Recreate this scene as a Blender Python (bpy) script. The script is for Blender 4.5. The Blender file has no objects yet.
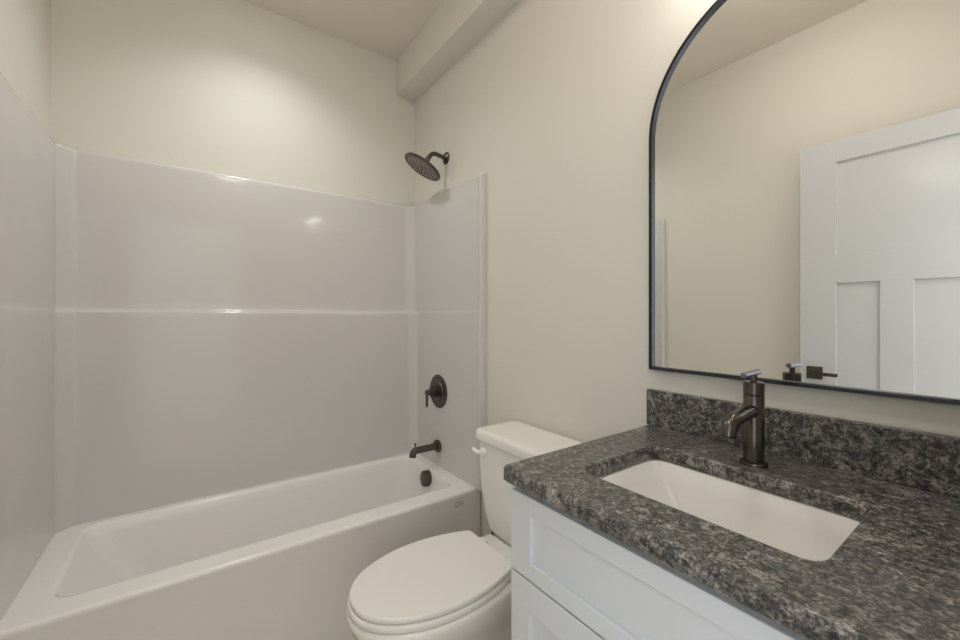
import bpy, bmesh, math, random
from mathutils import Vector, Matrix

scene = bpy.context.scene
COL = scene.collection
PI = math.pi

# ------------------------------------------------------------------ camera
cam_data = bpy.data.cameras.new('camera')
cam = bpy.data.objects.new('camera', cam_data)
COL.objects.link(cam)
cam.location = (-1.10, -2.205, 1.232)
cam.rotation_euler = (PI / 2, 0, -math.radians(35.78))
cam_data.sensor_width = 36.0
cam_data.lens = 402.9 / 960 * 36.0
cam_data.shift_y = -4.1 / 960
cam_data.clip_start = 0.01
scene.camera = cam

# ------------------------------------------------------------------ world (daylight in the hall behind the doorway)
world = bpy.data.worlds.new('world')
scene.world = world
world.use_nodes = True
wbg = world.node_tree.nodes['Background']
wbg.inputs[0].default_value = (0.96, 1.0, 1.07, 1)
wbg.inputs[1].default_value = 2.15

VANITY_EMIT = 13.0
CAN_EMIT = 8.0
CAN_WATTS = 20.5
FILL_EMIT = 18.5

scene.view_settings.view_transform = 'Standard'
scene.view_settings.look = 'None'
scene.view_settings.exposure = 0.35
scene.view_settings.gamma = 1.0
scene.view_settings.use_curve_mapping = False


# ------------------------------------------------------------------ materials
def mat(name, color=(0.8, 0.8, 0.8), rough=0.5, metal=0.0, spec=0.5, coat=0.0, coat_rough=0.05):
    m = bpy.data.materials.new(name)
    m.use_nodes = True
    b = m.node_tree.nodes['Principled BSDF']
    b.inputs['Base Color'].default_value = (*color, 1)
    b.inputs['Roughness'].default_value = rough
    b.inputs['Metallic'].default_value = metal
    b.inputs['Specular IOR Level'].default_value = spec
    b.inputs['Coat Weight'].default_value = coat
    b.inputs['Coat Roughness'].default_value = coat_rough
    return m


def nodes(m):
    return m.node_tree.nodes, m.node_tree.links, m.node_tree.nodes['Principled BSDF']


def add_bump(m, scale, strength, dist=0.001, detail=3.0):
    n, l, b = nodes(m)
    tc = n.new('ShaderNodeTexCoord')
    nz = n.new('ShaderNodeTexNoise')
    nz.inputs['Scale'].default_value = scale
    nz.inputs['Detail'].default_value = detail
    bp = n.new('ShaderNodeBump')
    bp.inputs['Strength'].default_value = strength
    bp.inputs['Distance'].default_value = dist
    l.new(tc.outputs['Object'], nz.inputs['Vector'])
    l.new(nz.outputs['Fac'], bp.inputs['Height'])
    l.new(bp.outputs['Normal'], b.inputs['Normal'])
    return m


M_wall = add_bump(mat('wall_paint', (0.80, 0.775, 0.70), 0.55, spec=0.3), 260, 0.06)
M_ceil = add_bump(mat('ceiling_paint', (0.87, 0.815, 0.725), 0.8, spec=0.2), 200, 0.06)
M_trim = mat('trim_paint', (0.86, 0.86, 0.85), 0.35)
M_gel = add_bump(mat('gloss_fibreglass', (0.705, 0.682, 0.668), 0.12, spec=0.45), 6.0, 0.07, 0.02, 1.0)
M_tub = mat('tub_acrylic', (0.94, 0.915, 0.89), 0.16, spec=0.5)
M_china = mat('vitreous_china', (0.93, 0.905, 0.86), 0.08, spec=0.5)
M_plastic = mat('seat_plastic', (0.93, 0.905, 0.865), 0.28, spec=0.5)
M_cab = mat('cabinet_paint', (0.745, 0.78, 0.815), 0.4, spec=0.4)
M_cabin = mat('cabinet_carcass', (0.55, 0.56, 0.57), 0.6)
M_door = mat('door_paint', (0.70, 0.715, 0.735), 0.20)
M_bronze = mat('oiled_bronze', (0.125, 0.104, 0.094), 0.30, metal=0.9)
M_gun = mat('gunmetal', (0.118, 0.106, 0.095), 0.27, metal=0.95)
M_steel = mat('brushed_gunmetal_light', (0.26, 0.275, 0.30), 0.3, metal=1.0)
M_frame = mat('black_mirror_frame', (0.075, 0.080, 0.095), 0.30, metal=0.8)
M_mirror = mat('mirror_glass', (0.93, 0.94, 0.92), 0.0, metal=1.0)
M_nozzle = mat('nozzle_rubber', (0.72, 0.66, 0.63), 0.5)
M_sticker = mat('clear_sticker', (0.74, 0.73, 0.70), 0.3)
M_stickerink = mat('sticker_ink', (0.33, 0.31, 0.29), 0.5)
M_dark = mat('dark_rubber', (0.02, 0.02, 0.02), 0.6)
M_chrome = mat('chrome', (0.7, 0.7, 0.7), 0.1, metal=1.0)
M_caulk = mat('white_bulb_socket', (0.85, 0.85, 0.83), 0.5)


def emit_mat(name, color, strength):
    m = bpy.data.materials.new(name)
    m.use_nodes = True
    n, l = m.node_tree.nodes, m.node_tree.links
    n.remove(n['Principled BSDF'])
    e = n.new('ShaderNodeEmission')
    e.inputs[0].default_value = (*color, 1)
    e.inputs[1].default_value = strength
    l.new(e.outputs[0], n['Material Output'].inputs[0])
    return m


M_bulb = emit_mat('warm_bulb', (1.0, 0.92, 0.84), VANITY_EMIT)
M_fill = emit_mat('fill_light_glow', (1.0, 0.925, 0.86), FILL_EMIT)  # glow of the added fill bowl
M_can = emit_mat('can_lens', (0.975, 1.0, 0.985), CAN_EMIT)


def granite_mat(name, bright=1.0):
    m = mat(name, rough=0.3, spec=0.45)
    n, l, b = nodes(m)
    tc = n.new('ShaderNodeTexCoord')
    mp = n.new('ShaderNodeMapping')
    mp.inputs['Rotation'].default_value = (0.2, 0.3, math.radians(28))
    mp.inputs['Scale'].default_value = (1.0, 0.95, 1.0)
    l.new(tc.outputs['Object'], mp.inputs['Vector'])

    def noise(scale, detail, rough, dist=0.0):
        t = n.new('ShaderNodeTexNoise')
        t.inputs['Scale'].default_value = scale
        t.inputs['Detail'].default_value = detail
        t.inputs['Roughness'].default_value = rough
        t.inputs['Distortion'].default_value = dist
        l.new(mp.outputs[0], t.inputs['Vector'])
        return t

    def ramp(src, stops):
        r = n.new('ShaderNodeValToRGB')
        e = r.color_ramp.elements
        e[0].position, e[0].color = stops[0][0], (*stops[0][1], 1)
        e[1].position, e[1].color = stops[1][0], (*stops[1][1], 1)
        for p, c in stops[2:]:
            x = e.new(p)
            x.color = (*c, 1)
        l.new(src, r.inputs[0])
        return r

    def mix(mode, fac, a, c):
        x = n.new('ShaderNodeMix')
        x.data_type = 'RGBA'
        x.blend_type = mode
        if isinstance(fac, float):
            x.inputs['Factor'].default_value = fac
        else:
            l.new(fac, x.inputs['Factor'])
        l.new(a, x.inputs['A'])
        if isinstance(c, tuple):
            x.inputs['B'].default_value = (*c, 1)
        else:
            l.new(c, x.inputs['B'])
        return x.outputs['Result']
    k = bright
    base = ramp(noise(78, 7, 0.78, 0.5).outputs['Fac'],
                [(0.37, (0.024 * k, 0.023 * k, 0.023 * k)), (0.48, (0.10 * k, 0.097 * k, 0.093 * k)),
                 (0.57, (0.235 * k, 0.222 * k, 0.205 * k)), (0.67, (0.55 * k, 0.47 * k, 0.435 * k))])
    patch = ramp(noise(26, 4, 0.7, 0.9).outputs['Fac'], [(0.55, (0, 0, 0)), (0.64, (0.75, 0.75, 0.75))])
    c1 = mix('MIX', patch.outputs['Color'], base.outputs['Color'], (0.40 * k, 0.38 * k, 0.345 * k))
    speck = ramp(noise(230, 3, 0.65).outputs['Fac'], [(0.38, (0.35, 0.35, 0.35)), (0.58, (1.25, 1.25, 1.25))])
    c2 = mix('MULTIPLY', 1.0, c1, speck.outputs['Color'])
    l.new(c2, b.inputs['Base Color'])
    bp = n.new('ShaderNodeBump')
    bp.inputs['Strength'].default_value = 0.05
    bp.inputs['Distance'].default_value = 0.001
    l.new(noise(160, 3, 0.6).outputs['Fac'], bp.inputs['Height'])
    l.new(bp.outputs['Normal'], b.inputs['Normal'])
    return m


M_granite = granite_mat('grey_granite', 1.0)


def floor_mat():
    m = mat('wood_look_plank', (0.35, 0.28, 0.2), 0.4)
    n, l, b = nodes(m)
    tc = n.new('ShaderNodeTexCoord')
    br = n.new('ShaderNodeTexBrick')
    br.inputs['Color1'].default_value = (0.56, 0.48, 0.39, 1)
    br.inputs['Color2'].default_value = (0.50, 0.425, 0.34, 1)
    br.inputs['Mortar'].default_value = (0.25, 0.20, 0.16, 1)
    br.inputs['Scale'].default_value = 1.0
    br.inputs['Mortar Size'].default_value = 0.002
    br.inputs['Brick Width'].default_value = 1.2
    br.inputs['Row Height'].default_value = 0.18
    l.new(tc.outputs['Object'], br.inputs['Vector'])
    l.new(br.outputs['Color'], b.inputs['Base Color'])
    return m


M_floor = floor_mat()


# ------------------------------------------------------------------ mesh helpers
def new_bm():
    return bmesh.new()


def obj(name, bm, m, parent=None, smooth=35.0, recalc=True):
    # smooth: sharp-edge angle in degrees, None = flat faces
    if recalc:
        bmesh.ops.recalc_face_normals(bm, faces=bm.faces)
    me = bpy.data.meshes.new(name)
    bm.to_mesh(me)
    bm.free()
    me.materials.append(m)
    if smooth:
        for p in me.polygons:
            p.use_smooth = True
        me.set_sharp_from_angle(angle=math.radians(smooth))
    o = bpy.data.objects.new(name, me)
    COL.objects.link(o)
    if parent is not None:
        o.parent = parent
        o.matrix_parent_inverse = Matrix.Translation(-Vector(parent.location))
    return o


def thing(name, label, cat, loc, group=None):
    o = bpy.data.objects.new(name, None)
    o.empty_display_size = 0.05
    COL.objects.link(o)
    o.location = loc
    o['label'] = label
    o['category'] = cat
    if group:
        o['group'] = group
    return o


def structure(o, label=None, cat=None):
    o['kind'] = 'structure'
    if label:
        o['label'] = label
        o['category'] = cat
    return o


def box(bm, lo, hi, bev=0.0, seg=2):
    r = bmesh.ops.create_cube(bm, size=1.0)
    vs = r['verts']
    c = [(a + b) / 2 for a, b in zip(lo, hi)]
    s = [b - a for a, b in zip(lo, hi)]
    for v in vs:
        v.co = Vector((v.co.x * s[0] + c[0], v.co.y * s[1] + c[1], v.co.z * s[2] + c[2]))
    if bev:
        es = list({e for v in vs for e in v.link_edges})
        bmesh.ops.bevel(bm, geom=es, offset=bev, segments=seg, profile=0.5, affect='EDGES')


def frame_of(d):
    d = Vector(d).normalized()
    up = Vector((0, 0, 1)) if abs(d.z) < 0.9 else Vector((0, 1, 0))
    u = d.cross(up).normalized()
    v = u.cross(d).normalized()
    return d, u, v


def lathe(bm, origin, axis, prof, seg=40, su=1.0, sv=1.0):
    """prof: list of (distance along axis, radius); closed with caps where radius > 0 at the ends."""
    d, u, v = frame_of(axis)
    o = Vector(origin)
    rings = []
    for t, r in prof:
        if r <= 1e-6:
            rings.append([bm.verts.new(o + d * t)])
        else:
            rings.append([bm.verts.new(o + d * t + u * (r * su * math.cos(2 * PI * i / seg)) + v * (r * sv * math.sin(2 * PI * i / seg))) for i in range(seg)])
    for a, b in zip(rings, rings[1:]):
        for i in range(seg):
            j = (i + 1) % seg
            if len(a) == 1 and len(b) > 1:
                bm.faces.new((a[0], b[i], b[j]))
            elif len(b) == 1 and len(a) > 1:
                bm.faces.new((a[i], a[j], b[0]))
            elif len(a) > 1:
                bm.faces.new((a[i], a[j], b[j], b[i]))
    if len(rings[0]) > 1:
        bm.faces.new(rings[0])
    if len(rings[-1]) > 1:
        bm.faces.new(rings[-1])


def tube(bm, pts, radii, seg=20, flat=None):
    """swept tube along pts with a radius (and optional flattening of the second axis) per point"""
    pts = [Vector(p) for p in pts]
    rings = []
    side = None
    for i, p in enumerate(pts):
        t = (pts[min(i + 1, len(pts) - 1)] - pts[max(i - 1, 0)]).normalized()
        if side is None:
            side = frame_of(t)[1]
        side = (side - t * side.dot(t)).normalized()
        up = side.cross(t).normalized()
        r = radii[i]
        f = flat[i] if flat else 1.0
        rings.append([bm.verts.new(p + side * (r * math.cos(2 * PI * k / seg)) + up * (r * f * math.sin(2 * PI * k / seg))) for k in range(seg)])
    for a, b in zip(rings, rings[1:]):
        for k in range(seg):
            j = (k + 1) % seg
            bm.faces.new((a[k], a[j], b[j], b[k]))
    bm.faces.new(rings[0])
    bm.faces.new(rings[-1])


def rrect(x0, x1, y0, y1, r, n=8):
    """rounded rectangle, counter-clockwise list of (x, y)"""
    out = []
    for cx, cy, a0 in ((x1 - r, y1 - r, 0), (x0 + r, y1 - r, 90), (x0 + r, y0 + r, 180), (x1 - r, y0 + r, 270)):
        for i in range(n + 1):
            a = math.radians(a0 + 90 * i / n)
            out.append((cx + r * math.cos(a), cy + r * math.sin(a)))
    return out


def loft(bm, loops, cap0=False, cap1=False):
    """loops: list of lists of 3-D points with equal counts"""
    rings = [[bm.verts.new(p) for p in L] for L in loops]
    n = len(rings[0])
    for a, b in zip(rings, rings[1:]):
        for i in range(n):
            j = (i + 1) % n
            bm.faces.new((a[i], a[j], b[j], b[i]))
    if cap0:
        bm.faces.new(rings[0])
    if cap1:
        bm.faces.new(rings[-1])
    return rings


def at_z(loop, z):
    return [(x, y, z) for x, y in loop]


def bez(p0, p1, p2, p3, n=10):
    p0, p1, p2, p3 = map(Vector, (p0, p1, p2, p3))
    return [p0 * (1 - t) ** 3 + p1 * 3 * t * (1 - t) ** 2 + p2 * 3 * t * t * (1 - t) + p3 * t ** 3 for t in [i / n for i in range(n + 1)]]


# ------------------------------------------------------------------ room shell
W = 1.53          # tub alcove width, room runs x = -W .. 0
YR = -2.235       # inner face of the wall with the doorway
H = 2.728
DX0, DX1, DH = -1.45, -0.735, 2.055   # doorway


def shell(name, lo, hi, m):
    bm = new_bm()
    box(bm, lo, hi)
    return structure(obj(name, bm, m, smooth=None))


shell('floor', (-W - 1.2, YR - 1.3, -0.1), (0.12, 0.12, 0.0), M_floor)
shell('ceiling', (-W - 0.12, YR - 0.12, H), (0.12, 0.12, H + 0.1), M_ceil)
shell('wall_right', (0.0, YR - 0.12, 0.0), (0.12, 0.12, H), M_wall)
shell('wall_left', (-W - 0.12, YR - 0.12, 0.0), (-W, 0.12, H), M_wall)
shell('wall_back', (-W, 0.0, 0.0), (0.0, 0.12, H), M_wall)
bm = new_bm()
box(bm, (-W, YR - 0.12, 0.0), (DX0, YR, H))
box(bm, (DX1, YR - 0.12, 0.0), (0.0, YR, H))
box(bm, (DX0, YR - 0.12, DH), (DX1, YR, H))
structure(obj('wall_rear', bm, M_wall, smooth=None))
shell('wall_hall_added', (-W - 1.2, YR - 1.42, 0.0), (1.0, YR - 1.3, 2.6), M_wall)  # unseen wall added to tone down the doorway's reflection in the surround
shell('soffit', (-0.12, YR, 2.525), (0.0, 0.0, H), M_wall)

# door casing on the room side
bm = new_bm()
box(bm, (DX0 - 0.06, YR, 0.0), (DX0, YR + 0.012, DH + 0.06), 0.002)
box(bm, (DX1, YR, 0.0), (DX1 + 0.06, YR + 0.012, DH + 0.06), 0.002)
box(bm, (DX0, YR, DH), (DX1, YR + 0.012, DH + 0.06), 0.002)
structure(obj('trim_1', bm, M_trim, smooth=None))
bm = new_bm()
box(bm, (-0.014, -1.553, 0.0), (0.0, -0.757, 0.12), 0.003)
structure(obj('baseboard_right', bm, M_trim, smooth=None))
bm = new_bm()
box(bm, (-W, YR + 0.013, 0.0), (-W + 0.014, -0.757, 0.12), 0.003)
structure(obj('baseboard_left', bm, M_trim, smooth=None))

# ------------------------------------------------------------------ moulded surround
surround = thing('tub_surround', 'glossy white moulded three-sided bath surround with a horizontal ledge, above the bathtub', 'bath surround', (-W / 2, 0, 0.43))
CH = 0.040   # corner chamfer
TZ = 0.44     # height of the tub deck
YF = -0.731


def profile(s, bk, top=False):
    """half profile on the right, from the front lip to the middle of the back; lists for side, corner, back"""
    x = -s
    lip = [(-0.0005, YF), (-s * 0.6, YF), (-s - 0.001, YF + 0.002), (-s - 0.0045, YF + 0.006), (-s - 0.0055, YF + 0.011), (-s - 0.0045, YF + 0.016), (-s - 0.001, YF + 0.021), (-s, YF + 0.028)]
    side = lip + [(x, YF + (-bk - CH - 0.012 - YF - 0.028) * t + 0.028) for t in (0.2, 0.4, 0.6, 0.8, 1.0)]
    a = Vector((x, -bk - CH))
    b = Vector((x - CH, -bk))
    a0 = Vector((x, -bk - CH - 0.012))
    b0 = Vector((x - CH - 0.012, -bk))
    e = 0.24
    a1 = a.lerp(b, e)
    b1 = b.lerp(a, e)
    cor = [tuple(a0)]
    for t in (0.2, 0.4, 0.6, 0.8, 1.0):
        cor.append(tuple(a0 * (1 - t) ** 2 + a * 2 * t * (1 - t) + a1 * t * t))
    cor.append(tuple(a1.lerp(b1, 0.5)))
    for t in (0.0, 0.2, 0.4, 0.6, 0.8, 1.0):
        cor.append(tuple(b1 * (1 - t) ** 2 + b * 2 * t * (1 - t) + b0 * t * t))
    xs = b0.x
    back = [(xs + (-W / 2 - xs) * t, -bk) for t in (0, 0.25, 0.5, 0.75, 1.0)]
    return side, cor, back


def mirror_pts(pts):
    return [(-W - x, y) for x, y in reversed(pts)]


zs = [(TZ + 0.0006, 0.032, 0.072), (0.70, 0.032, 0.072), (1.00, 0.032, 0.072), (1.225, 0.032, 0.072)]
for k in range(1, 9):      # rounded front edge of the ledge
    a = PI / 2 * k / 8
    zs.append((1.242 + 0.012 * math.sin(a), 0.032 - 0.002 * k / 8, 0.072 - 0.012 * (1 - math.cos(a))))
for k in range(1, 7):      # cove up into the upper panel
    a = PI / 2 * k / 6
    zs.append((1.254 + 0.012 * (1 - math.cos(a)), 0.030 - 0.002 * k / 6, 0.042 - 0.012 * math.sin(a)))
zs += [(1.29, 0.028, 0.030), (1.45, 0.028, 0.030), (1.70, 0.028, 0.030), (1.862, 0.028, 0.030), (1.872, 0.0265, 0.0285), (1.879, 0.023, 0.024), (1.882, 0.016, 0.017), (1.883, 0.004, 0.004)]
segs = {'side': [], 'corner': [], 'back': [], 'corner2': [], 'side2': []}
for z, s, bk in zs:
    sd, co, ba = profile(s, bk)
    for k, pts in (('side', sd), ('corner', co), ('back', ba + mirror_pts(ba)[1:]), ('corner2', mirror_pts(co)), ('side2', mirror_pts(sd))):
        segs[k].append([(x, y, z) for x, y in pts])


def grid(rows):
    bm = new_bm()
    V = [[bm.verts.new(p) for p in r] for r in rows]
    for a, b in zip(V, V[1:]):
        for i in range(len(a) - 1):
            bm.faces.new((a[i], b[i], b[i + 1], a[i + 1]))
    return bm


obj('side_panel', grid(segs['side']), M_gel, surround, 60, False)
obj('corner_column', grid(segs['corner']), M_gel, surround, 60, False)
obj('back_panel', grid(segs['back']), M_gel, surround, 60, False)
obj('corner_column', grid(segs['corner2']), M_gel, surround, 60, False)
obj('side_panel', grid(segs['side2']), M_gel, surround, 60, False)

# ------------------------------------------------------------------ bathtub
tub = thing('bathtub', 'white alcove bathtub with flat apron along the back wall', 'bathtub', (-W / 2, -0.39, 0))
TX0, TX1, TY0, TY1 = -W + 0.003, -0.003, -0.691, -0.004
bm = new_bm()
N = 10
loops = [
    at_z(rrect(TX0, TX1, TY0 + 0.004, TY1, 0.004, N), 0.0),
    at_z(rrect(TX0, TX1, TY0 + 0.004, TY1, 0.004, N), 0.412),
    at_z(rrect(TX0, TX1, TY0 + 0.001, TY1, 0.004, N), 0.420),
    at_z(rrect(TX0, TX1, TY0, TY1, 0.004, N), 0.428),
    at_z(rrect(TX0, TX1, TY0 + 0.001, TY1, 0.004, N), 0.434),
    at_z(rrect(TX0 + 0.001, TX1 - 0.001, TY0 + 0.004, TY1 - 0.001, 0.005, N), 0.4383),
    at_z(rrect(TX0 + 0.003, TX1 - 0.003, TY0 + 0.009, TY1 - 0.003, 0.006, N), TZ),
    at_z(rrect(TX0 + 0.006, TX1 - 0.006, TY0 + 0.014, TY1 - 0.006, 0.007, N), TZ),
    at_z(rrect(-1.430, -0.076, -0.612, -0.094, 0.060, N), TZ),
    at_z(rrect(-1.423, -0.082, -0.606, -0.100, 0.058, N), TZ),
    at_z(rrect(-1.416, -0.088, -0.599, -0.106, 0.056, N), TZ - 0.003),
    at_z(rrect(-1.411, -0.093, -0.594, -0.111, 0.054, N), TZ - 0.011),
    at_z(rrect(-1.400, -0.098, -0.589, -0.116, 0.055, N), TZ - 0.04),
    at_z(rrect(-1.340, -0.112, -0.578, -0.128, 0.065, N), 0.30),
    at_z(rrect(-1.270, -0.128, -0.566, -0.140, 0.075, N), 0.19),
    at_z(rrect(-1.240, -0.145, -0.552, -0.154, 0.085, N), 0.145),
    at_z(rrect(-1.200, -0.180, -0.520, -0.186, 0.09, N), 0.118),
    at_z(rrect(-1.100, -0.260, -0.440, -0.266, 0.06, N), 0.108),
]
loft(bm, loops, cap0=True, cap1=True)
obj('tub_shell', bm, M_tub, tub, 50)
# overflow cover on the inner end slope
bm = new_bm()
lathe(bm, (-0.100, -0.355, 0.392), (-1, 0, 0.12), [(-0.006, 0.040), (0.020, 0.040), (0.025, 0.0385), (0.0275, 0.034), (0.0275, 0.0)], 36)
obj('overflow_cover', bm, M_bronze, tub)
bm = new_bm()
lathe(bm, (-0.33, -0.352, 0.106), (0, 0, 1), [(0, 0.036), (0.004, 0.036), (0.006, 0.032), (0.005, 0.018), (0.012, 0.016), (0.014, 0.0)], 32)
obj('drain', bm, M_bronze, tub)
# sticker on apron
st = new_bm()
yA = TY0 + 0.004
pts = [(-0.148, 0.383), (-0.100, 0.383), (-0.100, 0.407), (-0.148, 0.407)]
box(st, (-0.146, yA - 0.0008, 0.378), (-0.098, yA + 0.001, 0.404))
so = obj('sticker', st, M_sticker, tub)
ink = new_bm()
# small oval ring mark with a line of tiny lettering bars above
for i in range(28):
    a0, a1 = 2 * PI * i / 28, 2 * PI * (i + 1) / 28
    q = []
    for a, k in ((a0, 1.0), (a1, 1.0), (a1, 0.78), (a0, 0.78)):
        q.append(ink.verts.new((-0.122 + 0.019 * k * math.cos(a), yA - 0.0013, 0.3855 + 0.0055 * k * math.sin(a))))
    ink.faces.new(q)
for i in range(7):
    box(ink, (-0.139 + i * 0.005, yA - 0.0013, 0.3975), (-0.1356 + i * 0.005, yA - 0.0006, 0.4005))
obj('printed_mark', ink, M_stickerink, so)

# ------------------------------------------------------------------ shower fittings
YS = -0.362
sh = thing('shower_fixture', 'round dark bronze shower head on a short bent arm, above the bath surround', 'shower', (0, YS, 2.04))
ya, za = -0.376, 2.064
bm = new_bm()
lathe(bm, (0, ya, za), (-1, 0, 0), [(0, 0.031), (0.004, 0.031), (0.008, 0.028), (0.011, 0.020), (0.016, 0.014), (0.016, 0.0)], 36)
obj('wall_flange', bm, M_bronze, sh)
hn = Vector((-0.472, 0.193, -0.86)).normalized()
hc = Vector((-0.136, YS - 0.004, 1.990))
bm = new_bm()
path = [Vector((-0.004, ya, za)), Vector((-0.025, ya, za + 0.002))] + bez((-0.036, ya, za + 0.003), (-0.066, ya, za + 0.006), hc - hn * 0.105, hc - hn * 0.052, 10)
tube(bm, path, [0.0112] * len(path), 18)
obj('arm', bm, M_bronze, sh)
bm = new_bm()
lathe(bm, hc - hn * 0.058, hn, [(0, 0.0), (0, 0.012), (0.006, 0.0135), (0.016, 0.0135), (0.020, 0.011), (0.034, 0.011)], 28)
obj('swivel_collar', bm, M_gun, sh)
bm = new_bm()
lathe(bm, hc - hn * 0.03, hn, [(0, 0.0), (0, 0.013), (0.006, 0.022), (0.014, 0.055), (0.020, 0.092), (0.024, 0.1015), (0.030, 0.1035), (0.034, 0.102), (0.0355, 0.098), (0.0345, 0.095), (0.0345, 0.0)], 56)
head = obj('shower_head', bm, M_bronze, sh)
bm = new_bm()
d_, u_, v_ = frame_of(hn)
for ring, cnt in ((0.018, 6), (0.033, 12), (0.048, 18), (0.063, 24), (0.078, 30)):
    for i in range(cnt):
        a = 2 * PI * (i + 0.3 * (ring * 100 % 2)) / cnt
        c = hc + hn * 0.0043 + u_ * ring * math.cos(a) + v_ * ring * math.sin(a)
        lathe(bm, c, hn, [(0, 0.0030), (0.0022, 0.0022), (0.0022, 0.0)], 8)
nz = obj('nozzles', bm, M_nozzle, head)
nz['kind'] = 'stuff'

va = thing('shower_valve', 'round bronze shower mixer plate with a hanging lever, above the tub spout', 'shower valve', (-0.036, YS + 0.018, 0.834))
XV = -0.0325
yv, zv = YS + 0.012, 0.834
bm = new_bm()
lathe(bm, (XV, yv, zv), (-1, 0, 0), [(0, 0.088), (0.003, 0.088), (0.006, 0.0855), (0.0075, 0.080), (0.0075, 0.068), (0.006, 0.066), (0.006, 0.054), (0.009, 0.052), (0.0105, 0.046), (0.0105, 0.0)], 56)
obj('face_plate', bm, M_bronze, va)
bm = new_bm()
lathe(bm, (XV - 0.010, yv, zv), (-1, 0, 0), [(0, 0.031), (0.010, 0.031), (0.012, 0.027), (0.018, 0.027), (0.019, 0.030), (0.034, 0.030), (0.036, 0.027), (0.036, 0.016), (0.044, 0.015), (0.066, 0.012), (0.068, 0.010), (0.068, 0.0)], 36)
obj('hub', bm, M_bronze, va)
bm = new_bm()
lathe(bm, (XV - 0.070, yv, zv + 0.014), (0, 0, -1), [(0, 0.0), (0, 0.006), (0.002, 0.0075), (0.086, 0.0065), (0.088, 0.005), (0.088, 0.0)], 20)
obj('lever', bm, M_bronze, va)

sp = thing('tub_spout', 'dark bronze tub spout with small diverter knob, just above the bathtub rim', 'tub spout', (-0.036, YS + 0.015, 0.536))
ysp, zsp = YS + 0.015, 0.545
bm = new_bm()
lathe(bm, (XV, ysp, zsp), (-1, 0, 0), [(0, 0.033), (0.012, 0.033), (0.015, 0.030), (0.015, 0.0)], 36)
obj('flange', bm, M_bronze, sp)
bm = new_bm()
path = [Vector((XV - 0.006, ysp, zsp)), Vector((-0.14, ysp, zsp))] + bez((-0.156, ysp, zsp), (-0.176, ysp, zsp), (-0.181, ysp, zsp - 0.008), (-0.183, ysp, zsp - 0.030), 8)
tube(bm, path, [0.0175] * len(path), 24)
obj('spout_body', bm, M_bronze, sp)
bm = new_bm()
lathe(bm, (-0.168, ysp, zsp + 0.012), (0, 0, 1), [(0, 0.0035), (0.016, 0.0035), (0.017, 0.0065), (0.024, 0.0065), (0.025, 0.005), (0.025, 0.0)], 16)
obj('diverter_knob', bm, M_bronze, sp)

# ------------------------------------------------------------------ toilet
TY = -1.116
toilet = thing('toilet', 'white two-piece toilet with the lid closed, between the bathtub and the vanity', 'toilet', (-0.4, TY, 0))


SYC = TY + 0.013    # centre line of seat and bowl


def seat_outline(xb, xt, bw, mw, n=40, xm=None, r=0.02):
    """plan outline: flat rear edge at xb (half width bw), widest mw, round tip at xt"""
    if xm is None:
        xm = xb - (xb - xt) * 0.44
    left = []
    for i in range(8):
        t = i / 7
        x = xb + (xm - xb) * t
        w = mw - (mw - bw) * (1 - t) ** 2
        if i == 0:
            left += [(xb, w - r), (xb - r * 0.3, w - r * 0.3)]
            x = xb - r
            w = mw - (mw - bw) * (1 - r / (xb - xm)) ** 2
        left.append((x, w))
    for i in range(1, n + 1):
        a = PI / 2 * i / n
        left.append((xm + (xt - xm) * math.sin(a), mw * math.cos(a) ** 0.92 if i < n else 0.0))
    right = [(x, -w) for x, w in reversed(left[:-1])]
    return [(x, SYC + w) for x, w in left + right]


def scaled(loop, k, cx, dx=0.0):
    return [(cx + (x - cx) * k + dx, SYC + (y - SYC) * k) for x, y in loop]


LZ = 0.443
out = seat_outline(-0.260, -0.739, 0.126, 0.174, r=0.008)
bm = new_bm()
loft(bm, [at_z(scaled(out, 0.975, -0.5), LZ - 0.017), at_z(scaled(out, 0.992, -0.5), LZ - 0.0155), at_z(out, LZ - 0.011), at_z(scaled(out, 0.999, -0.5), LZ - 0.004),
          at_z(scaled(out, 0.993, -0.5), LZ - 0.001), at_z(scaled(out, 0.983, -0.5), LZ), at_z(scaled(out, 0.975, -0.5), LZ), at_z(scaled(out, 0.6, -0.5), LZ + 0.0003)], True, True)
obj('lid', bm, M_plastic, toilet, 60)
seat_o = seat_outline(-0.262, -0.744, 0.128, 0.177, r=0.010)
bm = new_bm()
loft(bm, [at_z(scaled(seat_o, 0.98, -0.5), LZ - 0.040), at_z(seat_o, LZ - 0.036), at_z(seat_o, LZ - 0.027), at_z(scaled(seat_o, 0.992, -0.5), LZ - 0.021), at_z(scaled(seat_o, 0.97, -0.5), LZ - 0.019)], True, True)
obj('seat', bm, M_plastic, toilet, 60)
# bowl and pedestal
bowl_o = seat_outline(-0.24, -0.745, 0.145, 0.186)


def bowl_ring(k_w, x_tip, x_back, z):
    res = []
    for x, y in bowl_o:
        t = (x + 0.24) / (-0.745 + 0.24)
        res.append((x_back + (x_tip - x_back) * t, SYC + (y - SYC) * k_w, z))
    return res


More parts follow.
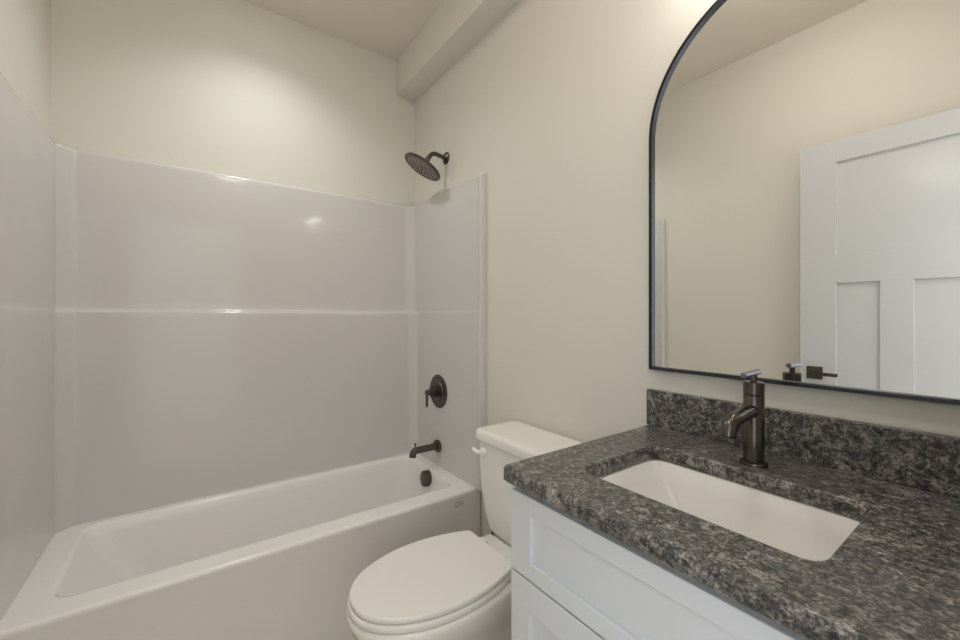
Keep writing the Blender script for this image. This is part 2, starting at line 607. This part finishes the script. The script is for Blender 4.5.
bm = new_bm()
loft(bm, [bowl_ring(0.62, -0.60, -0.10, 0.0), bowl_ring(0.62, -0.60, -0.10, 0.015), bowl_ring(0.585, -0.585, -0.11, 0.03), bowl_ring(0.56, -0.575, -0.12, 0.12),
          bowl_ring(0.60, -0.60, -0.13, 0.20), bowl_ring(0.74, -0.655, -0.16, 0.27), bowl_ring(0.90, -0.708, -0.20, 0.325), bowl_ring(0.975, -0.738, -0.23, 0.36),
          bowl_ring(0.995, -0.747, -0.24, 0.385), bowl_ring(0.99, -0.745, -0.24, 0.397), bowl_ring(0.97, -0.738, -0.245, 0.4025)], True, True)
obj('bowl', bm, M_china, toilet, 60)
bm = new_bm()
loft(bm, [at_z(rrect(-0.30, -0.03, TY - 0.10, TY + 0.10, 0.03), 0.22), at_z(rrect(-0.30, -0.03, TY - 0.115, TY + 0.115, 0.03), 0.34),
          at_z(rrect(-0.30, -0.028, TY - 0.122, TY + 0.122, 0.03), 0.385), at_z(rrect(-0.30, -0.028, TY - 0.122, TY + 0.122, 0.03), 0.408), at_z(rrect(-0.297, -0.032, TY - 0.118, TY + 0.118, 0.028), 0.413)], True, True)
obj('tank_deck', bm, M_china, toilet, 50)
for s in (-1, 1):
    bm = new_bm()
    box(bm, (-0.268, TY + s * 0.075 - 0.018, 0.410), (-0.238, TY + s * 0.075 + 0.018, 0.434), 0.005, 3)
    obj('seat_hinge', bm, M_plastic, toilet)
# tank
bm = new_bm()
tk = [(0.415, -0.055, -0.170, 0.120), (0.420, -0.045, -0.180, 0.132), (0.44, -0.036, -0.188, 0.143), (0.50, -0.030, -0.196, 0.159), (0.58, -0.026, -0.204, 0.169), (0.66, -0.023, -0.209, 0.172), (0.766, -0.020, -0.213, 0.174)]
loft(bm, [at_z(rrect(b, a, TY - w - 0.030 * min(1, (z - 0.40) / 0.2), TY + w, 0.035, 8), z) for z, a, b, w in tk], True, True)
tank = obj('tank', bm, M_china, toilet, 50)
bm = new_bm()
lw = 0.193
TK = TY - 0.015


def lid_ring(ins, z):
    return at_z(rrect(-0.224 + ins, -0.010 - ins, TK - lw + ins, TK + lw - ins, 0.034 - ins * 0.5, 8), z)


loft(bm, [lid_ring(0.006, 0.764), lid_ring(0.001, 0.766), lid_ring(0.0, 0.772), lid_ring(0.0, 0.790), lid_ring(0.002, 0.797), lid_ring(0.006, 0.802), lid_ring(0.013, 0.805), lid_ring(0.017, 0.8053), lid_ring(0.04, 0.8057)], True, True)
obj('tank_lid', bm, M_china, toilet, 60)
bm = new_bm()
yl = TY + 0.121
lathe(bm, (-0.211, yl, 0.726), (-1, 0, 0), [(0, 0.016), (0.008, 0.016), (0.013, 0.013), (0.016, 0.0)], 24)
path = [Vector((-0.222, yl, 0.726)), Vector((-0.232, yl + 0.008, 0.726)), Vector((-0.236, yl + 0.016, 0.729)), Vector((-0.238, yl + 0.028, 0.734)), Vector((-0.238, yl + 0.033, 0.736))]
tube(bm, path, [0.007, 0.0085, 0.0085, 0.0085, 0.005], 14, [0.8] * 5)
obj('flush_lever', bm, M_plastic, toilet)
# tank bolt washers under the tank
for s in (-1, 1):
    bm = new_bm()
    lathe(bm, (-0.175, TY + s * 0.108, 0.404), (0, 0, 1), [(0, 0.008), (0.018, 0.008), (0.018, 0.0)], 16)
    obj('tank_bolt', bm, M_bronze, toilet)
# ------------------------------------------------------------------ vanity cabinet
VY0, VY1 = -2.205, -1.549     # right and left ends
XF = -0.525
cab = thing('vanity_cabinet', 'pale blue-white shaker vanity cabinet under the granite countertop', 'cabinet', (-0.27, (VY0 + VY1) / 2, 0))
bm = new_bm()
box(bm, (XF, VY1 - 0.018, 0.0), (-0.002, VY1, 0.8845), 0.001)
box(bm, (XF, VY0, 0.0), (-0.002, VY0 + 0.018, 0.8845), 0.001)
box(bm, (XF + 0.02, VY0 + 0.018, 0.10), (-0.02, VY1 - 0.018, 0.116))
box(bm, (-0.02, VY0 + 0.018, 0.10), (-0.002, VY1 - 0.018, 0.8845))
box(bm, (XF, VY0 + 0.018, 0.852), (XF + 0.02, VY1 - 0.018, 0.8845))
box(bm, (XF, VY0 + 0.018, 0.675), (XF + 0.02, VY1 - 0.018, 0.715))
box(bm, (XF + 0.05, VY0 + 0.018, 0.0), (XF + 0.068, VY1 - 0.018, 0.10))
obj('body', bm, M_cab, cab, None)


def shaker(name, y0, y1, z0, z1, st_, top, bot):
    """five-piece front: frame with an inset flat panel"""
    x0, x1 = XF - 0.020, XF - 0.001
    bm = new_bm()
    b = 0.0015
    box(bm, (x0, y0, z0), (x1, y0 + st_, z1), b)
    box(bm, (x0, y1 - st_, z0), (x1, y1, z1), b)
    box(bm, (x0, y0 + st_ - 0.001, z1 - top), (x1 - 0.0005, y1 - st_ + 0.001, z1), b)
    box(bm, (x0, y0 + st_ - 0.001, z0), (x1 - 0.0005, y1 - st_ + 0.001, z0 + bot), b)
    o = obj(name, bm, M_cab, cab, None)
    bm = new_bm()
    box(bm, (x0 + 0.009, y0 + st_ - 0.004, z0 + bot - 0.004), (x1 - 0.002, y1 - st_ + 0.004, z1 - top + 0.004))
    obj('inset_panel', bm, M_cab, o, None)
    return o


shaker('drawer_front', VY0 + 0.002, VY1 + 0.001, 0.699, 0.866, 0.060, 0.036, 0.035)
ym_ = (VY0 + VY1) / 2
shaker('door_front', ym_ + 0.0015, VY1 + 0.001, 0.118, 0.694, 0.056, 0.060, 0.060)
shaker('door_front', VY0 + 0.002, ym_ - 0.0015, 0.118, 0.694, 0.056, 0.060, 0.060)

# ------------------------------------------------------------------ countertop with cut-out
CT0, CT1, CX = 0.885, 0.917, -0.566
SX0, SX1, SY0, SY1 = -0.452, -0.180, -2.044, -1.656
bm = new_bm()
n8 = 8
oy0, oy1 = -2.228, -1.540


def outer(ins):
    return rrect(CX + ins, -0.0015, oy0 + ins, oy1 - ins, 0.013, n8)


def inner(ins):
    return rrect(SX0 - ins, SX1 + ins, SY0 - ins, SY1 + ins, 0.030, n8)


loft(bm, [at_z(inner(0.002), CT0), at_z(inner(0), CT0 + 0.002), at_z(inner(0), CT1 - 0.004), at_z(inner(0.0012), CT1 - 0.0012), at_z(inner(0.003), CT1), at_z(inner(0.006), CT1),
          at_z(outer(0.007), CT1), at_z(outer(0.004), CT1), at_z(outer(0.0015), CT1 - 0.0015), at_z(outer(0), CT1 - 0.005), at_z(outer(0), CT0 + 0.004), at_z(outer(0.004), CT0), at_z(inner(0.002), CT0)])
bmesh.ops.remove_doubles(bm, verts=bm.verts, dist=1e-5)
top = obj('countertop', bm, M_granite, None, 50)
top['label'] = 'mottled dark grey granite countertop with a rectangular sink cut-out, lying on the vanity'
top['category'] = 'countertop'
bm = new_bm()
box(bm, (-0.0205, oy0, CT1), (-0.0015, -1.536, CT1 + 0.1020), 0.0015, 1)
bs = obj('backsplash', bm, M_granite, smooth=None)
bs['label'] = 'low dark granite backsplash strip standing on the countertop under the mirror'
bs['category'] = 'backsplash'

# ------------------------------------------------------------------ sink
sink = thing('sink', 'white rectangular undermount sink set below the granite cut-out', 'sink', ((SX0 + SX1) / 2, (SY0 + SY1) / 2, 0.74))
bm = new_bm()


def sk(x0, x1, y0, y1, r, z):
    return at_z(rrect(x0, x1, y0, y1, r, 8), z)


e = 0.004
loft(bm, [sk(SX0 - 0.03, SX1 + 0.03, SY0 - 0.03, SY1 + 0.03, 0.03, CT0 - 0.012), sk(SX0 - 0.03, SX1 + 0.03, SY0 - 0.03, SY1 + 0.03, 0.03, CT0 - 0.0005),
          sk(SX0 - e, SX1 + e, SY0 - e, SY1 + e, 0.030, CT0 - 0.0005), sk(SX0 + 0.001, SX1 - 0.001, SY0 + 0.001, SY1 - 0.001, 0.030, CT0 - 0.004),
          sk(SX0 + 0.010, SX1 - 0.008, SY0 + 0.018, SY1 - 0.022, 0.028, 0.84), sk(SX0 + 0.020, SX1 - 0.016, SY0 + 0.045, SY1 - 0.055, 0.026, 0.79),
          sk(SX0 + 0.030, SX1 - 0.025, SY0 + 0.065, SY1 - 0.075, 0.03, 0.768), sk(SX0 + 0.05, SX1 - 0.045, SY0 + 0.09, SY1 - 0.10, 0.03, 0.758), sk(SX0 + 0.11, SX1 - 0.11, SY0 + 0.17, SY1 - 0.17, 0.02, 0.755),
          ], False, True)
# underside
loft(bm, [sk(SX0 - 0.03, SX1 + 0.03, SY0 - 0.03, SY1 + 0.03, 0.03, CT0 - 0.012), sk(SX0 - 0.012, SX1 + 0.012, SY0 - 0.01, SY1 + 0.01, 0.03, CT0 - 0.014), sk(SX0 + 0.01, SX1 - 0.01, SY0 + 0.04, SY1 - 0.04, 0.03, 0.755), sk(SX0 + 0.05, SX1 - 0.05, SY0 + 0.09, SY1 - 0.09, 0.03, 0.742)], False, True)
bmesh.ops.remove_doubles(bm, verts=bm.verts, dist=1e-5)
obj('basin', bm, M_china, sink, 50)
bm = new_bm()
lathe(bm, ((SX0 + SX1) / 2, (SY0 + SY1) / 2, 0.752), (0, 0, 1), [(0, 0.03), (0.006, 0.03), (0.008, 0.026), (0.006, 0.020), (0.010, 0.018), (0.012, 0.0)], 28)
obj('drain', bm, M_gun, sink)

# ------------------------------------------------------------------ faucet
FX, FY = -0.126, -1.850
fc = thing('faucet', 'dark gunmetal single-hole faucet with a bar handle, on the countertop behind the sink', 'faucet', (FX, FY, CT1))
FR = 0.0192
bm = new_bm()
lathe(bm, (FX, FY, CT1), (0, 0, 1), [(0, 0.0255), (0.004, 0.0255), (0.0065, 0.0242), (0.0075, 0.021), (0.0075, 0.0)], 44)
obj('base_ring', bm, M_gun, fc)
bm = new_bm()
lathe(bm, (FX, FY, CT1 + 0.007), (0, 0, 1), [(0, 0.0), (0, FR), (0.1385, FR), (0.140, FR - 0.001), (0.140, 0.0)], 44)
obj('body', bm, M_gun, fc)
bm = new_bm()
lathe(bm, (FX, FY, CT1 + 0.148), (0, 0, 1), [(0, 0.0), (0, FR - 0.001), (0.0012, FR + 0.0002), (0.0255, FR + 0.0002), (0.0275, FR - 0.0015), (0.0275, 0.0)], 44)
obj('swivel_cap', bm, M_gun, fc)
bm = new_bm()
lathe(bm, (FX, FY, CT1 + 0.1745), (0, 0, 1), [(0, 0.006), (0.014, 0.006), (0.014, 0.0)], 20)
obj('handle_stem', bm, M_gun, fc)
bm = new_bm()
lathe(bm, (FX - 0.052, FY, CT1 + 0.192), (1, 0, 0.03), [(0, 0.0), (0, 0.0052), (0.001, 0.0060), (0.077, 0.0060), (0.078, 0.005), (0.078, 0.0)], 20)
obj('bar_handle', bm, M_steel, fc)
bm = new_bm()
path = [Vector((FX - 0.004, FY, 1.031)), Vector((FX - 0.030, FY, 1.031)), Vector((FX - 0.060, FY, 1.029))] + bez((FX - 0.080, FY, 1.027), (FX - 0.104, FY, 1.026), (FX - 0.118, FY, 1.021), (FX - 0.122, FY, 0.998), 12)
tube(bm, path, [0.0145] * len(path), 26, [1.0] * 3 + [0.92] * 13)
obj('spout', bm, M_gun, fc)
bm = new_bm()
tdir = (path[-1] - path[-2]).normalized()
lathe(bm, path[-1] - tdir * 0.002, tdir, [(0, 0.0), (0, 0.0125), (0.006, 0.0125), (0.006, 0.0)], 20)
obj('aerator', bm, M_dark, fc)

# ------------------------------------------------------------------ arched mirror
MR, MCY, MCZ, MZ0 = 0.3265, -1.870, 1.734, 1.077
mir = thing('arched_mirror', 'tall arched wall mirror in a thin black metal frame, above the backsplash', 'mirror', (-0.01, MCY, MZ0))


def arch(ins, n=64):
    r = MR - ins
    pts = [(MCY + r, MZ0 + ins)]
    for i in range(n + 1):
        a = PI * i / n
        pts.append((MCY + r * math.cos(a), MCZ + r * math.sin(a)))
    pts.append((MCY - r, MZ0 + ins))
    return pts


bm = new_bm()
prof = [(0.0, -0.001), (0.0, -0.0205), (0.0006, -0.0215), (0.0036, -0.0215), (0.0041, -0.0190), (0.0058, -0.0190), (0.0063, -0.0210), (0.0088, -0.0210), (0.0094, -0.0200), (0.0094, -0.006), (0.0094, -0.001)]
loft(bm, [[(x, y, z) for y, z in arch(ins)] for ins, x in prof + [prof[0]]])
bmesh.ops.remove_doubles(bm, verts=bm.verts, dist=1e-6)
obj('frame', bm, M_frame, mir, 30)
bm = new_bm()
loft(bm, [[(-0.0115, y, z) for y, z in arch(0.0091)], [(-0.003, y, z) for y, z in arch(0.0091)]], True, True)
obj('glass', bm, M_mirror, mir, 20)

# ------------------------------------------------------------------ open door (seen in the mirror)
DXF = -W + 0.10            # room-side face
DY0, DY1, DZ0, DZ1 = -2.183, -1.498, 0.012, 2.070
DT = 0.035
dr = thing('panel_door', 'white craftsman panel door standing open against the left wall, seen in the mirror', 'door', (DXF - DT / 2, DY0, 0))
bm = new_bm()
st_w, pz0, pz1 = 0.139, 1.523, 1.968
lz0, lz1 = 0.25, 1.389
pw, mw_ = 0.171, 0.105
py0, py1 = DY0 + st_w, DY1 - st_w
bev = 0.0018
box(bm, (DXF - DT, DY0, DZ0), (DXF, py0, DZ1), bev)
box(bm, (DXF - DT, py1, DZ0), (DXF, DY1, DZ1), bev)
box(bm, (DXF - DT, py0 - 0.001, pz1), (DXF, py1 + 0.001, DZ1), bev)
box(bm, (DXF - DT, py0 - 0.001, lz1), (DXF, py1 + 0.001, pz0), bev)
box(bm, (DXF - DT, py0 - 0.001, DZ0), (DXF, py1 + 0.001, lz0), bev)
ymid = (py0 + py1) / 2
box(bm, (DXF - DT, ymid - mw_ / 2, lz0 - 0.001), (DXF, ymid + mw_ / 2, lz1 + 0.001), bev)
obj('rails_and_stiles', bm, M_door, dr, None)
for a, b_, c, d in ((py0, py1, pz0, pz1), (py0, ymid - mw_ / 2, lz0, lz1), (ymid + mw_ / 2, py1, lz0, lz1)):
    bm = new_bm()
    box(bm, (DXF - DT + 0.011, a - 0.003, c - 0.003), (DXF - 0.011, b_ + 0.003, d + 0.003))
    obj('panel', bm, M_door, dr, None)
hy, hz = -1.557, 0.952
bm = new_bm()
box(bm, (DXF - 0.0005, hy - 0.031, hz - 0.031), (DXF + 0.009, hy + 0.031, hz + 0.031), 0.0015)
lathe(bm, (DXF + 0.008, hy, hz), (1, 0, 0), [(0, 0.010), (0.045, 0.010), (0.045, 0.0)], 20)
ros = obj('rosette', bm, M_gun, dr)
bm = new_bm()
box(bm, (DXF + 0.043, hy - 0.097, hz - 0.008), (DXF + 0.055, hy + 0.012, hz + 0.008), 0.003)
obj('lever', bm, M_gun, ros, None)
for hz_ in (0.25, 1.05, 1.85):
    bm = new_bm()
    lathe(bm, (DXF + 0.004, DY0 + 0.002, hz_ - 0.045), (0, 0, 1), [(0, 0.006), (0.09, 0.006), (0.09, 0.0)], 14)
    obj('hinge', bm, M_gun, dr)

# ------------------------------------------------------------------ vanity light above the mirror
VLY, VLZ = -1.87, 2.225
vl = thing('vanity_light', 'dark bronze three-bulb vanity light bar on the right wall above the arched mirror', 'wall light', (0, VLY, VLZ))
bm = new_bm()
box(bm, (-0.020, VLY - 0.23, VLZ - 0.03), (0.0, VLY + 0.23, VLZ + 0.05), 0.004)
obj('back_plate', bm, M_bronze, vl, None)
for k in (-1, 0, 1):
    yk = VLY + k * 0.125
    bm = new_bm()
    path = [Vector((-0.018, yk, VLZ + 0.02)), Vector((-0.07, yk, VLZ + 0.022))] + bez((-0.11, yk, VLZ + 0.022), (-0.130, yk, VLZ + 0.022), (-0.135, yk, VLZ + 0.015), (-0.135, yk, VLZ - 0.005), 6)
    tube(bm, path, [0.006] * len(path), 12)
    lathe(bm, (-0.135, yk, VLZ - 0.002), (0, 0, -1), [(0, 0.006), (0.004, 0.055), (0.008, 0.058), (0.012, 0.055), (0.012, 0.022), (0.030, 0.020), (0.030, 0.0)], 28)
    arm_o = obj('arm', bm, M_bronze, vl)
    bm = new_bm()
    bmesh.ops.create_uvsphere(bm, u_segments=24, v_segments=14, radius=0.033)
    for v in bm.verts:
        v.co.z *= 1.3
        v.co += Vector((-0.135, yk, VLZ - 0.073))
    obj('bulb', bm, M_bulb, arm_o)

# ------------------------------------------------------------------ recessed light above the tub
CANX, CANY = -0.84, -0.455
cl = thing('recessed_light', 'round white recessed ceiling light over the bathtub', 'ceiling light', (CANX, CANY, H))
bm = new_bm()
lathe(bm, (CANX, CANY, H), (0, 0, -1), [(0, 0.095), (0.004, 0.093), (0.006, 0.085), (0.004, 0.072), (0.001, 0.070), (0.001, 0.0)], 40)
obj('trim_ring', bm, M_trim, cl)
bm = new_bm()
lathe(bm, (CANX, CANY, H - 0.0015), (0, 0, -1), [(0, 0.068), (0.0015, 0.066), (0.0015, 0.0)], 40)
obj('lens', bm, M_can, cl)
ld = bpy.data.lights.new('downlight_beam', 'SPOT')
ld.energy = CAN_WATTS
ld.color = (0.975, 1.0, 0.985)
ld.spot_size = math.radians(134)
ld.spot_blend = 0.9
ld.shadow_soft_size = 0.05
lo = bpy.data.objects.new('downlight_beam', ld)
COL.objects.link(lo)
lo.location = (CANX, CANY, H - 0.012)
lo.parent = cl
lo.matrix_parent_inverse = Matrix.Translation(-Vector(cl.location))

# ------------------------------------------------------------------ unseen fill light, added as a ceiling bowl to lift dark surfaces
fl = thing('added_fill_light', 'added unseen fill light shaped as a shallow round frosted ceiling bowl, in front of the vanity', 'ceiling light', (-0.82, -1.65, H))
bm = new_bm()
lathe(bm, (-0.82, -1.65, H), (0, 0, -1), [(0, 0.145), (0.018, 0.145), (0.020, 0.140), (0.020, 0.0)], 40)
obj('base_ring', bm, M_bronze, fl)
bm = new_bm()
lathe(bm, (-0.82, -1.65, H - 0.019), (0, 0, -1), [(0, 0.130), (0.030, 0.128), (0.048, 0.112), (0.058, 0.07), (0.061, 0.0)], 40)
obj('glass_bowl', bm, M_fill, fl)
